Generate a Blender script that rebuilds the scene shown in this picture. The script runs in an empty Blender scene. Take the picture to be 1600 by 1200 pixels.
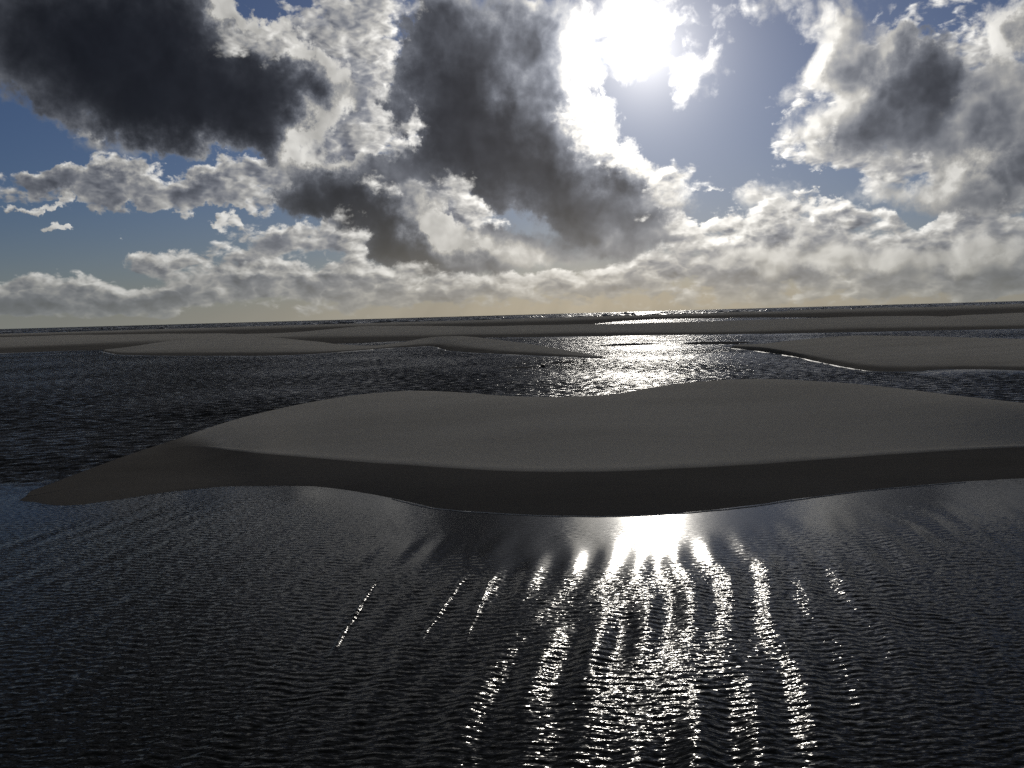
import bpy, math, random
import numpy as np
from mathutils import Matrix, Vector

scene = bpy.context.scene
R = math.radians

# ------------------------------------------------------------------ camera
CAM_H = 3.0
cam_data = bpy.data.cameras.new("camera")
cam_data.sensor_width = 36.0
cam_data.lens = 1342.0 / 1600.0 * 36.0
cam_data.clip_start = 0.1
cam_data.clip_end = 60000.0
cam = bpy.data.objects.new("camera", cam_data)
scene.collection.objects.link(cam)
pitch, roll = R(-4.6), math.atan(44.0 / 1600.0)
m = Matrix.Rotation(R(90) + pitch, 4, 'X') @ Matrix.Rotation(roll, 4, 'Z').inverted()
cam.matrix_world = Matrix.Translation((0, 0, CAM_H)) @ m
scene.camera = cam

# ------------------------------------------------------------------ picture
scene.view_settings.view_transform = 'Standard'
scene.view_settings.look = 'None'
scene.view_settings.gamma = 1.0
scene.view_settings.use_curve_mapping = False
scene.view_settings.exposure = -0.52
scene.cycles.use_denoising = False
scene.cycles.caustics_reflective = False
scene.cycles.caustics_refractive = False
scene.cycles.sample_clamp_indirect = 4.0
scene.cycles.sample_clamp_direct = 20.0
scene.cycles.max_bounces = 3
scene.cycles.use_adaptive_sampling = True
scene.cycles.adaptive_threshold = 0.03
scene.cycles.adaptive_min_samples = 16

# ------------------------------------------------------------------ sun
SUN_AZ, SUN_EL = 9.25, 16.2            # degrees right of +Y, degrees above the horizon
sdir = Vector((math.sin(R(SUN_AZ)) * math.cos(R(SUN_EL)), math.cos(R(SUN_AZ)) * math.cos(R(SUN_EL)), math.sin(R(SUN_EL))))
sun_data = bpy.data.lights.new("sun", 'SUN')
sun_data.energy = 2.0
sun_data.angle = R(0.53)
sun_data.color = (1.0, 0.95, 0.86)
sun = bpy.data.objects.new("sun", sun_data)
scene.collection.objects.link(sun)
sun.rotation_euler = (-sdir).to_track_quat('-Z', 'Y').to_euler()
sun.location = (40, 200, 80)


class Nodes:
    """small helper to write node trees as expressions"""
    def __init__(self, tree):
        self.t = tree

    def n(self, kind, **kw):
        nd = self.t.nodes.new(kind)
        for k, v in kw.items():
            setattr(nd, k, v)
        return nd

    def put(self, sock, v):
        if isinstance(v, bpy.types.NodeSocket):
            self.t.links.new(v, sock)
        elif v is not None:
            sock.default_value = v

    def m(self, op, a, b=None, c=None, clamp=False):
        nd = self.n('ShaderNodeMath', operation=op, use_clamp=clamp)
        self.put(nd.inputs[0], a); self.put(nd.inputs[1], b); self.put(nd.inputs[2], c)
        return nd.outputs[0]

    def v(self, op, a, b=None, scale=None):
        nd = self.n('ShaderNodeVectorMath', operation=op)
        self.put(nd.inputs[0], a); self.put(nd.inputs[1], b)
        if scale is not None:
            self.put(nd.inputs['Scale'], scale)
        return nd.outputs['Value'] if op in ('DOT_PRODUCT', 'LENGTH', 'DISTANCE') else nd.outputs['Vector']

    def xyz(self, x, y, z=0.0):
        nd = self.n('ShaderNodeCombineXYZ')
        for i, s in enumerate((x, y, z)):
            self.put(nd.inputs[i], s)
        return nd.outputs[0]

    def sep(self, v):
        nd = self.n('ShaderNodeSeparateXYZ'); self.put(nd.inputs[0], v)
        return nd.outputs

    def mix(self, f, a, b, kind='MIX'):
        nd = self.n('ShaderNodeMix', data_type='RGBA', blend_type=kind, clamp_factor=True)
        self.put(nd.inputs[0], f); self.put(nd.inputs[6], a); self.put(nd.inputs[7], b)
        return nd.outputs[2]

    def step(self, x, a, b, lo=0.0, hi=1.0, kind='SMOOTHSTEP'):
        nd = self.n('ShaderNodeMapRange', interpolation_type=kind)
        self.put(nd.inputs[0], x)
        for i, s in enumerate((a, b, lo, hi)):
            self.put(nd.inputs[1 + i], s)
        return nd.outputs[0]

    def noise(self, vec, scale, detail=4, rough=.55, dist=0.0, dim='2D', lac=2.0):
        nd = self.n('ShaderNodeTexNoise', noise_dimensions=dim)
        self.put(nd.inputs['Vector'], vec)
        for k, s in (('Scale', scale), ('Detail', detail), ('Roughness', rough), ('Distortion', dist), ('Lacunarity', lac)):
            self.put(nd.inputs[k], s)
        return nd.outputs

    def puffs(self, vec, scale, detail=3, rough=.5, smooth=.35):
        nd = self.n('ShaderNodeTexVoronoi', voronoi_dimensions='2D', feature='SMOOTH_F1' if smooth else 'F1', normalize=True)
        self.put(nd.inputs['Vector'], vec)
        for k, s in (('Scale', scale), ('Detail', detail), ('Roughness', rough), ('Lacunarity', 2.1)):
            self.put(nd.inputs[k], s)
        if smooth:
            self.put(nd.inputs['Smoothness'], smooth)
        return nd.outputs['Distance']


# ------------------------------------------------------------------ sky: clear air plus broken cumulus
# cloud banks as (azimuth, elevation, half width, half height, tilt, thickness) in degrees
OVER = [
    (-15.58,16.93,2.89,1.96,0,0.95), (-13.67,16.48,1.18,0.90,0,0.5), (-10.24,17.68,3.81,3.23,0,1.1), (-6.55,18.82,3.68,2.14,0,0.7), (-8.47,11.90,3.89,2.52,0,1), (-3.64,8.09,3.14,2.02,0,0.9),
    (-2.04,5.59,1.69,2.27,0,0.85), (-7.60,8.14,1.86,1.41,0,0.7), (-10.20,4.91,1.72,2.65,0,1), (4.23,12.25,2.49,2.53,0,0.8), (7.08,9.96,2.89,1.98,0,0.9), (11.15,7.96,3.44,1.99,0,1),
    (9.09,6.45,2.46,1.22,0,0.6), (-22.26,3.99,1.81,0.93,0,0.9), (-6.55,2.99,8.37,0.92,0,0.6), (-17.05,3.37,4.65,0.96,0,0.8), (17.08,6.62,2.69,1.57,0,0.8), (23.01,7.72,2.49,1.31,0,0.7),
    (20.10,10.22,2.95,1.87,0,0.7), (12.33,4.68,3.63,1.62,0,0.8), (15.91,4.91,1.95,1.20,0,0.7), (20.48,4.85,2.22,1.09,0,0.7), (26.51,4.64,2.70,1.11,0,0.7),
]
FRONT = [
    (-24.62,17.09,13.02,8.05,0,2.8), (-19.60,12.19,9.65,2.21,0,1), (-18.36,14.44,9.38,5.07,-8,2.4), (-13.63,13.35,4.73,4.13,0,1.2), (-15.55,17.46,3.27,2.83,0,0.5), (-6.00,17.38,5.33,4.01,0,0.5),
    (-0.90,15.30,7.90,6.21,-20,2.3), (-4.10,12.86,6.23,4.64,0,1.3), (-11.18,14.72,3.01,2.98,0,1), (-5.18,17.39,3.70,2.55,0,0.6), (1.67,10.37,8.37,4.77,0,2.2), (5.79,7.41,7.50,3.65,-15,1.8),
    (-6.78,7.73,6.23,4.04,0,1.3), (-12.92,7.35,2.80,1.39,0,0.5), (-4.40,4.40,8.83,2.16,0,2.3), (-10.87,8.15,5.28,2.99,0,2), (-7.25,6.31,4.98,2.85,0,1.7), (4.46,3.96,10.09,2.49,0,0.7),
    (1.85,16.90,4.56,4.42,0,0.5), (8.31,9.31,3.70,2.38,0,0.35), (11.15,7.96,4.04,2.39,0,0.7), (7.51,10.93,3.29,2.74,0,0.35), (5.60,18.20,5.74,4.32,0,0.55), (9.66,17.59,6.84,5.03,0,0.5),
    (15.58,17.94,6.52,2.09,15,0.6), (12.81,13.10,3.17,2.82,0,0.55), (23.68,13.64,9.06,6.67,0,0.72), (24.20,13.04,4.33,2.99,0,1.2), (20.09,16.54,4.38,3.12,0,0.5), (20.10,11.15,5.16,4.44,0,0.55),
    (23.71,9.69,5.61,2.19,0,0.6), (29.68,11.78,4.09,5.09,0,0.75), (30.54,15.61,3.07,2.25,0,0.8), (29.42,8.01,6.36,3.88,0,0.95), (30.05,8.11,3.14,1.75,0,0.6), (29.46,5.80,4.78,1.43,0,0.5),
    (28.15,6.71,6.53,2.89,0,0.3), (23.37,6.94,3.89,1.88,0,0.8), (16.68,3.27,5.82,2.00,0,0.9), (23.40,2.75,7.12,1.73,0,0.9), (29.51,2.61,5.76,2.19,0,1), (17.27,6.22,4.99,2.16,0,0.6),
    (10.38,10.96,4.45,2.91,0,-0.5), (14.17,10.52,3.54,4.23,0,-0.6), (-14.11,19.11,2.33,1.73,0,-1.6), (26.38,16.49,2.65,1.49,0,-1.2), (28.36,14.67,1.60,1.66,0,-0.6), (-29.56,11.55,3.48,2.74,0,-0.9),
    (15.95,14.87,2.11,2.18,25,-0.5), (25.46,7.98,1.54,1.28,0,-0.6), (-3.98,16.28,2.48,1.67,30,-0.9), (-7.43,17.37,3.26,2.91,0,-1), (-3.26,7.06,3.36,1.84,-35,-1.2), (-9.99,4.91,1.85,2.86,0,-1.3),
    (3.01,13.85,1.66,3.06,0,-0.3), (-9.09,11.90,3.88,2.32,0,-1.2), (-10.66,17.30,3.21,3.25,0,-1.2), (-15.57,17.10,2.70,1.60,0,-0.5),
]
BACK = [
    (24.03,13.24,9.37,6.33,0,0.75), (29.71,10.07,4.73,6.56,0,0.85), (26.81,8.28,5.34,2.53,0,0.6), (20.10,9.28,4.80,3.01,0,0.55), (3.80,11.88,6.66,5.86,0,0.5), (-10.46,17.31,5.22,3.97,0,0.9),
    (-9.97,14.74,5.66,5.23,0,0.55), (-8.67,12.09,6.13,3.87,0,0.8), (-7.18,8.13,6.21,4.83,0,0.5), (-3.89,6.87,5.87,4.49,0,0.9), (-9.98,5.12,2.87,3.26,0,0.8), (-12.79,10.11,5.59,1.56,0,0.8),
    (-27.54,8.10,6.62,1.44,0,0.85), (-19.43,8.64,11.22,1.83,0,1.05), (-25.05,10.46,2.75,0.79,0,0.7), (-28.27,6.85,2.94,0.43,0,0.8), (-19.13,7.22,8.65,1.08,0,0.5), (-22.26,3.99,2.72,1.31,0,0.8),
    (-18.18,3.70,6.50,1.35,0,0.7), (-14.61,5.27,5.54,1.44,0,0.95), (-14.34,2.60,7.97,1.46,0,0.85), (-27.19,5.75,1.34,0.40,0,0.9), (-23.43,5.44,2.13,0.46,0,0.5), (-18.05,6.26,0.92,0.59,0,0.8),
    (-27.55,2.60,3.67,1.49,0,0.7), (-23.11,1.67,6.83,1.55,0,0.7), (-30.52,1.78,3.78,1.45,0,0.8), (11.10,4.12,6.10,2.45,0,0.75), (16.68,4.27,5.04,2.39,0,0.7), (16.29,3.09,4.68,1.61,0,0.6),
    (21.95,3.99,3.99,1.93,0,0.6), (23.40,2.94,5.70,1.54,0,0.6), (27.54,3.28,5.98,2.22,0,0.7), (30.78,2.54,4.99,2.52,0,0.7), (-6.57,2.37,7.12,1.42,0,0.7), (1.03,2.17,6.36,1.26,0,0.7),
    (6.95,2.41,5.01,1.42,0,0.7), (14.71,2.22,6.74,1.46,0,0.6), (22.33,1.75,7.25,1.32,0,0.65), (29.53,1.44,5.77,1.47,0,0.7), (-8.28,1.36,29.13,1.25,0,0.5), (20.49,0.53,22.34,1.11,0,0.5),
    (-28.63,1.20,9.83,0.89,0,0.4), (19.73,5.67,5.97,1.75,0,0.7), (27.51,5.12,5.30,1.65,0,0.6), (8.67,6.06,6.59,2.03,0,0.6), (14.35,6.99,2.76,1.39,0,0.5), (13.14,6.05,2.20,1.00,0,-0.7),
    (20.10,7.38,2.04,0.96,0,-0.8), (25.48,5.65,1.89,0.82,0,-0.8), (-28.41,4.70,9.16,1.65,0,-0.5),
]

world = bpy.data.worlds.new("World")
scene.world = world
world.use_nodes = True
world.cycles.sampling_method = 'MANUAL'
world.cycles.sample_map_resolution = 1024
world.node_tree.nodes.clear()


def relief_group(name, scale, flat, w_puff, w_fbm, octaves):
    """billowing detail of a cloud, two values about zero: with all its detail, and its broad rounded forms"""
    g = bpy.data.node_groups.new(name, 'ShaderNodeTree')
    g.interface.new_socket("P", in_out='INPUT', socket_type='NodeSocketVector')
    g.interface.new_socket("fine", in_out='OUTPUT', socket_type='NodeSocketFloat')
    g.interface.new_socket("broad", in_out='OUTPUT', socket_type='NodeSocketFloat')
    N = Nodes(g)
    P = N.n('NodeGroupInput').outputs[0]
    P = N.v('MULTIPLY', P, (1, flat, 0))
    w = N.noise(P, scale * 1.3, 2, .6)['Color']
    Pb = N.v('ADD', P, N.v('SCALE', N.v('SUBTRACT', w, (.5, .5, .5)), scale=.9 / scale))
    go = N.n('NodeGroupOutput')
    for i, (oc, fo) in enumerate(((octaves, 7), (2, 3))):
        r = N.m('MULTIPLY', N.m('SUBTRACT', .36, N.puffs(Pb, scale, oc, .48, 0)), w_puff)
        r = N.m('MULTIPLY_ADD', N.m('SUBTRACT', N.noise(P, scale * .9, fo, .52)['Fac'], .5), w_fbm, r)
        N.put(go.inputs[i], r)
    return g


REL_FRONT = relief_group("relief_front", .34, 1.0, 1.2, 1.1, 4)
REL_BACK = relief_group("relief_back", .50, 1.75, 1.0, .95, 4)


def blobs_near(blobs, box):
    a0, a1, e0, e1 = box
    keep = []
    for b in blobs:
        rx, ry = (max(b[2], b[3]),) * 2 if b[4] else (b[2], b[3])
        if b[0] + rx + 4.5 > a0 and b[0] - rx - 4.5 < a1 and b[1] + ry + 3.5 > e0 and b[1] - ry - 3.5 < e1:
            keep.append(b)
    return keep


def blob_sum(N, Pw, blobs):
    acc = 0.0
    for (a, e, rx, ry, rot, amp) in blobs:
        mp = N.n('ShaderNodeMapping', vector_type='TEXTURE')
        N.put(mp.inputs['Vector'], Pw)
        mp.inputs['Location'].default_value = (a, e, 0)
        mp.inputs['Rotation'].default_value = (0, 0, R(rot))
        mp.inputs['Scale'].default_value = (rx, ry, 1)
        gr = N.n('ShaderNodeTexGradient', gradient_type='SPHERICAL')
        N.put(gr.inputs[0], mp.outputs[0])
        acc = N.m('MULTIPLY_ADD', gr.outputs['Fac'], amp, acc)
    return acc


def sky_part(box):
    """the sky inside box (azimuths, elevations); None: the rest of the dome"""
    g = bpy.data.node_groups.new("sky_part", 'ShaderNodeTree')
    g.interface.new_socket("sky", in_out='OUTPUT', socket_type='NodeSocketShader')
    N = Nodes(g)
    d, xyz, az, el = directions(N)
    P = N.xyz(az, el)
    S = (SUN_AZ, SUN_EL, 0)
    to_sun = N.v('NORMALIZE', N.v('SUBTRACT', S, P))
    ang = N.m('MULTIPLY', N.m('ARCCOSINE', N.m('MINIMUM', N.v('DOT_PRODUCT', d, tuple(sdir)), .99999)), 180 / math.pi)

    def expo(v, k):
        return N.m('POWER', 2.718, N.m('MULTIPLY', v, k))
    g1 = expo(ang, -1 / 15.0)
    g2 = expo(ang, -1 / GLOW_W)

    # unseen cloud cover added outside the frame, thickened to dim sand and water
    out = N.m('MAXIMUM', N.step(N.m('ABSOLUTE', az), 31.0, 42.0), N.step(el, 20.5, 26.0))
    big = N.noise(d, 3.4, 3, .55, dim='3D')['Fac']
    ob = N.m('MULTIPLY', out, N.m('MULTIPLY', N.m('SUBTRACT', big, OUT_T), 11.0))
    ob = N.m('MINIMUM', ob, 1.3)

    # large uneven warp of the bank outlines, weaker low down where the clouds are far away
    if box is not None:
        w1 = N.noise(P, .16, 2, .6)['Color']
        w2 = N.noise(P, .6, 4, .65)['Color']
        hf = N.step(el, 0.0, 10.0, .3, 1.0)
        warp = N.v('ADD', N.v('SCALE', N.v('SUBTRACT', w1, (.5, .5, .5)), scale=N.m('MULTIPLY', hf, 4.0)),
                   N.v('SCALE', N.v('SUBTRACT', w2, (.5, .5, .5)), scale=N.m('MULTIPLY', hf, 3.0)))
        Pw = N.v('ADD', P, N.v('MULTIPLY', warp, (1.0, .8, 0.0)))

    sky = N.n('ShaderNodeTexSky', sky_type='NISHITA')
    sky.sun_disc = False
    sky.sun_elevation = R(SUN_EL)
    sky.sun_rotation = R(SUN_AZ)
    sky.air_density = 1.0
    sky.dust_density = 0.3
    sky.ozone_density = 3.0
    x, y, z = xyz
    N.put(sky.inputs['Vector'], N.xyz(x, y, N.m('MAXIMUM', z, 0.004)))
    blue = N.v('MULTIPLY', sky.outputs[0], SKYGAIN)
    glare = N.v('SCALE', (1.0, .96, .9), scale=N.m('MULTIPLY_ADD', g2, GLOW * 1.5, N.m('MULTIPLY', g1, CLEAR_G)))
    col = N.v('ADD', blue, glare)

    lit = N.m('MULTIPLY_ADD', g2, GLOW, N.m('MULTIPLY_ADD', g1, LIT1, LIT0))
    warm = N.mix(g1, (1.0, .985, .93, 1), (1.0, .955, .87, 1))
    amb_c = N.mix(N.m('MULTIPLY', g1, 1.7), (.66, .82, 1.30, 1), (.98, .96, 1.05, 1))
    amb_k = N.m('MULTIPLY_ADD', g1, AMB1, AMB0)

    def layer(col, blobs, grp, c):
        def relief(p):
            if box is None:         # overhead and behind: billows of the added cover, laid on the sphere
                q = N.v('ADD', N.v('SCALE', d, scale=57.3), N.v('SUBTRACT', p, P))
                r = N.m('MULTIPLY', N.m('SUBTRACT', N.noise(q, .3, 5, .55, dim='3D')['Fac'], .5), 2.0)
                return r, r
            nd = N.n('ShaderNodeGroup'); nd.node_tree = grp
            N.put(nd.inputs[0], p)
            return nd.outputs[0], nd.outputs[1]
        if box is not None:
            near_b = blobs_near(blobs, box)
            has_out = box[0] < -30 or box[1] > 30 or box[3] > 19
            has_hor = c['hor'] and box[2] < 6.0
            if not any(b[5] > 0 for b in near_b) and not has_hor and not (has_out and c['out']):
                return col
        n0, s0 = relief(P)
        s0 = N.m('MULTIPLY_ADD', n0, .15, N.m('MULTIPLY', s0, .85))
        s1 = relief(N.v('ADD', P, N.v('SCALE', to_sun, scale=c['d1'])))[1]
        if box is not None:
            cov0 = blob_sum(N, Pw, near_b)
            cov1 = blob_sum(N, N.v('ADD', Pw, N.v('SCALE', to_sun, scale=c['d2'])), near_b)
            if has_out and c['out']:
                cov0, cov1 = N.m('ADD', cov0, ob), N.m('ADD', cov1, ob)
            if has_hor:
                h = N.step(el, 0.5, 6.0, c['hor'], 0.0)
                cov0, cov1 = N.m('ADD', cov0, h), N.m('ADD', cov1, h)
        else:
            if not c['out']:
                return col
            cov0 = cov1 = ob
        gate = N.step(cov0, .02, .22)                   # no stray flecks away from the banks
        D0 = N.m('SUBTRACT', N.m('MULTIPLY_ADD', n0, c['n'], cov0), c['t'])
        T0 = N.m('MAXIMUM', N.m('SUBTRACT', N.m('MULTIPLY_ADD', s0, c['n'], cov0), c['t']), 0.0)
        T1 = N.m('MAXIMUM', N.m('SUBTRACT', N.m('MULTIPLY_ADD', s1, c['n'], cov1), c['t']), 0.0)
        rel = N.step(N.m('SUBTRACT', s0, s1), -.5, .5, 1 - c['rel'], 1 + c['rel'], 'LINEAR')
        br = N.m('ADD', N.m('MULTIPLY', expo(T0, -c['k0']), c['a0']), N.m('MULTIPLY', expo(T1, -c['k1']), c['a1']))
        tone = N.mix(N.step(N.m('MULTIPLY', br, rel), .05, .7), (.86, .93, 1.10, 1), warm)   # skylight tints the shaded sides
        c_lit = N.v('SCALE', tone, scale=N.m('MULTIPLY', lit, N.m('MULTIPLY', br, rel)))
        amb = N.v('SCALE', amb_c, scale=N.m('MULTIPLY', amb_k, N.m('MULTIPLY', N.m('MULTIPLY_ADD', rel, .3, .7), c['amb'])))
        cloud = N.v('SCALE', N.v('ADD', c_lit, amb), scale=10.0)
        return N.mix(N.m('MULTIPLY', gate, N.step(D0, -.03, c['soft'])), col, cloud)

    col = layer(col, BACK, REL_BACK, BACK_C)
    col = layer(col, FRONT, REL_FRONT, FRONT_C)
    col = layer(col, OVER, REL_BACK, OVER_C)
    # thick moist air along the horizon
    azs = N.m('SUBTRACT', az, SUN_AZ - 3)
    near = expo(N.m('MULTIPLY', azs, azs), -1 / 430.0)
    # faint shafts of light fanning down from the sun
    fan = N.m('ARCTAN2', N.m('SUBTRACT', az, SUN_AZ), N.m('SUBTRACT', SUN_EL, el))
    shaft = N.step(N.noise(N.xyz(fan, 0.0), 5.0, 3, .6)['Fac'], .3, .7, .88, 1.12, 'LINEAR')
    hz = N.v('SCALE', N.mix(near, (.30, .32, .30, 1), (.62, .55, .42, 1)), scale=N.m('MULTIPLY', shaft, 10.0))
    col = N.mix(N.m('MULTIPLY', expo(N.m('MAXIMUM', el, 0.0), -1 / 3.0), N.m('MULTIPLY_ADD', near, .28, .68)), col, hz)
    bg = N.n('ShaderNodeBackground')
    N.put(bg.inputs['Color'], col)
    bg.inputs['Strength'].default_value = 0.1
    N.put(N.n('NodeGroupOutput').inputs[0], bg.outputs[0])
    return g


def directions(N):
    d = N.v('NORMALIZE', N.n('ShaderNodeTexCoord').outputs['Generated'])
    xyz = N.sep(d)
    az = N.m('MULTIPLY', N.m('ARCTAN2', xyz[0], xyz[1]), 180 / math.pi)
    el = N.m('MULTIPLY', N.m('ARCSINE', xyz[2]), 180 / math.pi)
    return d, xyz, az, el


def build_world():
    # the whole sky, built sector by sector so that each ray only meets the clouds near it
    edges = [-48, -21, -12, -3, 7, 17, 48]
    tiers = [-90, 6, 11, 32]
    parts = [[sky_part((edges[i], edges[i + 1], tiers[j], tiers[j + 1])) for j in range(3)] for i in range(6)]
    rest = sky_part(None)
    N = Nodes(world.node_tree)
    d, xyz, az, el = directions(N)

    def use(g):
        nd = N.n('ShaderNodeGroup'); nd.node_tree = g
        return nd.outputs[0]

    def choose(f, a, b):
        mx = N.n('ShaderNodeMixShader')
        N.put(mx.inputs[0], f); N.put(mx.inputs[1], a); N.put(mx.inputs[2], b)
        return mx.outputs[0]

    def column(p):
        low = choose(N.m('GREATER_THAN', el, float(tiers[1])), use(p[0]), use(p[1]))
        return choose(N.m('GREATER_THAN', el, float(tiers[2])), low, use(p[2]))

    def span(i, j):
        if i == j:
            return column(parts[i])
        k = (i + j) // 2
        return choose(N.m('GREATER_THAN', az, float(edges[k + 1])), span(i, k), span(k + 1, j))
    out = N.m('MAXIMUM', N.m('GREATER_THAN', N.m('ABSOLUTE', az), 48.0), N.m('GREATER_THAN', el, 32.0))
    N.put(N.n('ShaderNodeOutputWorld').inputs['Surface'], choose(out, span(0, 5), use(rest)))


SKYGAIN = (.25, .29, .41)
GLOW, GLOW_W = 13.0, 2.3
LIT0, LIT1 = .56, 1.2
AMB0, AMB1 = .008, .10
CLEAR_G = 1.2
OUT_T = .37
FRONT_C = dict(n=.85, t=.40, d1=.9, d2=2.2, k0=2.1, k1=1.9, a0=.30, a1=.85, rel=.5, amb=1.0, soft=.55, hor=0, out=True)
BACK_C = dict(n=.88, t=.42, d1=.40, d2=.9, k0=2.4, k1=2.8, a0=.30, a1=1.0, rel=.75, amb=2.4, soft=.24, hor=.12, out=False)
OVER_C = dict(n=.85, t=.38, d1=.40, d2=.9, k0=1.4, k1=1.6, a0=.35, a1=.85, rel=.9, amb=1.6, soft=.50, hor=0, out=False)
build_world()


# ------------------------------------------------------------------ helpers
col = scene.collection
rng = np.random.default_rng(7)


def new_mesh(name, verts, faces, mat, smooth=True, kind=None, label=None, category=None, group=None, parent=None):
    me = bpy.data.meshes.new(name)
    verts = np.asarray(verts, np.float32)
    faces = np.asarray(faces, np.int32)
    k = faces.shape[1]
    me.vertices.add(len(verts)); me.vertices.foreach_set('co', verts.ravel())
    me.loops.add(faces.size); me.loops.foreach_set('vertex_index', faces.ravel())
    me.polygons.add(len(faces))
    me.polygons.foreach_set('loop_start', np.arange(0, faces.size, k, dtype=np.int32))
    me.polygons.foreach_set('loop_total', np.full(len(faces), k, np.int32))
    me.update(calc_edges=True)
    if smooth:
        me.polygons.foreach_set('use_smooth', np.ones(len(faces), bool))
    me.materials.append(mat)
    o = bpy.data.objects.new(name, me)
    col.objects.link(o)
    if parent is not None:
        o.parent = parent
    for k_, v_ in (('kind', kind), ('label', label), ('category', category), ('group', group)):
        if v_:
            o[k_] = v_
    return o


def grid_faces(nr, nc):
    i = np.arange((nr - 1) * nc).reshape(nr - 1, nc)[:, :-1].ravel()
    return np.stack([i, i + 1, i + nc + 1, i + nc], 1)


def attribute(o, name, values):
    a = o.data.attributes.new(name, 'FLOAT', 'POINT')
    a.data.foreach_set('value', np.asarray(values, np.float32).ravel())


def value_noise(x, y, seed, octaves=3):
    """cheap smooth noise for shaping meshes, about -1..1"""
    r = np.random.default_rng(seed)
    out = np.zeros_like(x)
    amp, f = 1.0, 1.0
    for _ in range(octaves):
        for _ in range(3):
            a = r.uniform(0, 2 * np.pi)
            out += amp / 3 * np.sin(f * (x * np.cos(a) + y * np.sin(a)) * r.uniform(.7, 1.4) + r.uniform(0, 6.28))
        amp *= .5; f *= 2.1
    return out


def material(name):
    mt = bpy.data.materials.new(name)
    mt.use_nodes = True
    mt.node_tree.nodes.clear()
    return mt, Nodes(mt.node_tree)


def finish(N, shader):
    N.put(N.n('ShaderNodeOutputMaterial').inputs['Surface'], shader)


def attr(N, name):
    return N.n('ShaderNodeAttribute', attribute_name=name).outputs['Fac']


# ------------------------------------------------------------------ materials
def make_sand():
    mt, N = material("sand")
    pos = N.n('ShaderNodeNewGeometry').outputs['Position']
    wet = attr(N, 'wet')
    edge = N.noise(pos, 1.1, 4, .6, dim='3D')['Fac']
    w = N.step(N.m('ADD', wet, N.m('MULTIPLY', N.m('SUBTRACT', edge, .5), .16)), .15, .85)
    patch = N.noise(N.v('MULTIPLY', pos, (.12, .42, .3)), 1.0, 5, .6, dim='3D')['Fac']
    patch = N.step(patch, .3, .7, 0.0, 1.0, 'LINEAR')
    grain = N.noise(pos, 55.0, 3, .7, dim='3D')['Fac']
    dry = N.mix(patch, (.39, .368, .325, 1), (.485, .458, .405, 1))
    damp = N.mix(patch, (.095, .088, .079, 1), (.130, .121, .109, 1))
    c = N.mix(w, dry, damp)
    c = N.mix(N.m('MULTIPLY', grain, .22), c, (.10, .095, .085, 1))
    b = N.n('ShaderNodeBsdfDiffuse')
    N.put(b.inputs['Color'], c)
    b.inputs['Roughness'].default_value = .35
    # wind ripples and grain as fine relief
    rp = N.noise(N.v('MULTIPLY', pos, (2.0, 9.0, 4.0)), 1.0, 3, .5, dim='3D')['Fac']
    hgt = N.m('MULTIPLY_ADD', rp, .010, N.m('MULTIPLY', grain, .004))
    bp = N.n('ShaderNodeBump')
    bp.inputs['Strength'].default_value = .28
    bp.inputs['Distance'].default_value = 1.0
    N.put(bp.inputs['Height'], hgt)
    N.put(b.inputs['Normal'], bp.outputs[0])
    finish(N, b.outputs[0])
    return mt


def make_water():
    mt, N = material("water")
    geo = N.n('ShaderNodeNewGeometry')
    pos, nor = geo.outputs['Position'], geo.outputs['Normal']
    rip, chop = attr(N, 'ripple'), attr(N, 'chop')

    def slopes(vec, scale, detail, rough):
        n = N.noise(vec, scale, detail, rough, dim='2D')['Color']
        return N.v('SUBTRACT', n, (.5, .5, .5))
    # cat's-paw ripples on the sheltered pool, steeper wind chop on the open channels
    fine = slopes(N.v('MULTIPLY', pos, (.28, 1.0, 0)), 42.0, 2, .65)
    fine = N.v('SCALE', fine, scale=N.m('MULTIPLY', rip, FINE_S))
    wind = slopes(N.v('MULTIPLY', pos, (.55, 1.0, 0)), 4.0, 4, .62)
    gust = N.step(N.noise(pos, .12, 3, .5, dim='2D')['Fac'], .3, .7, .7, 1.25, 'LINEAR')
    wind = N.v('ADD', wind, (0, CHOP_BIAS, 0))          # lee faces of the wavelets are the steeper ones
    wind = N.v('SCALE', wind, scale=N.m('MULTIPLY', N.m('MULTIPLY', rip, chop), N.m('MULTIPLY', gust, CHOP_S)))
    wind = N.v('MULTIPLY', wind, (1.0, .85, 0))
    sl = N.v('MULTIPLY', N.v('ADD', fine, wind), (1, 1, 0))
    b = N.n('ShaderNodeBsdfPrincipled')
    b.inputs['Base Color'].default_value = (.004, .0045, .004, 1)
    N.put(b.inputs['Roughness'], N.m('MULTIPLY_ADD', chop, .06, N.m('MULTIPLY_ADD', rip, -.06, .145)))
    b.inputs['IOR'].default_value = 1.17
    b.inputs['Specular Tint'].default_value = (1.0, .94, .80, 1)
    N.put(b.inputs['Normal'], N.v('NORMALIZE', N.v('ADD', nor, sl)))
    finish(N, b.outputs[0])
    return mt


def make_foam():
    mt, N = material("foam")
    pos = N.n('ShaderNodeNewGeometry').outputs['Position']
    n = N.noise(pos, 6.0, 4, .7, dim='3D')['Fac']
    b = N.n('ShaderNodeBsdfPrincipled')
    N.put(b.inputs['Base Color'], N.mix(n, (.30, .31, .31, 1), (.62, .62, .61, 1)))
    b.inputs['Roughness'].default_value = .6
    finish(N, b.outputs[0])
    return mt


FINE_S, CHOP_S, CHOP_BIAS = .72, 1.2, -.25
SAND, WATER, FOAM = make_sand(), make_water(), make_foam()

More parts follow.
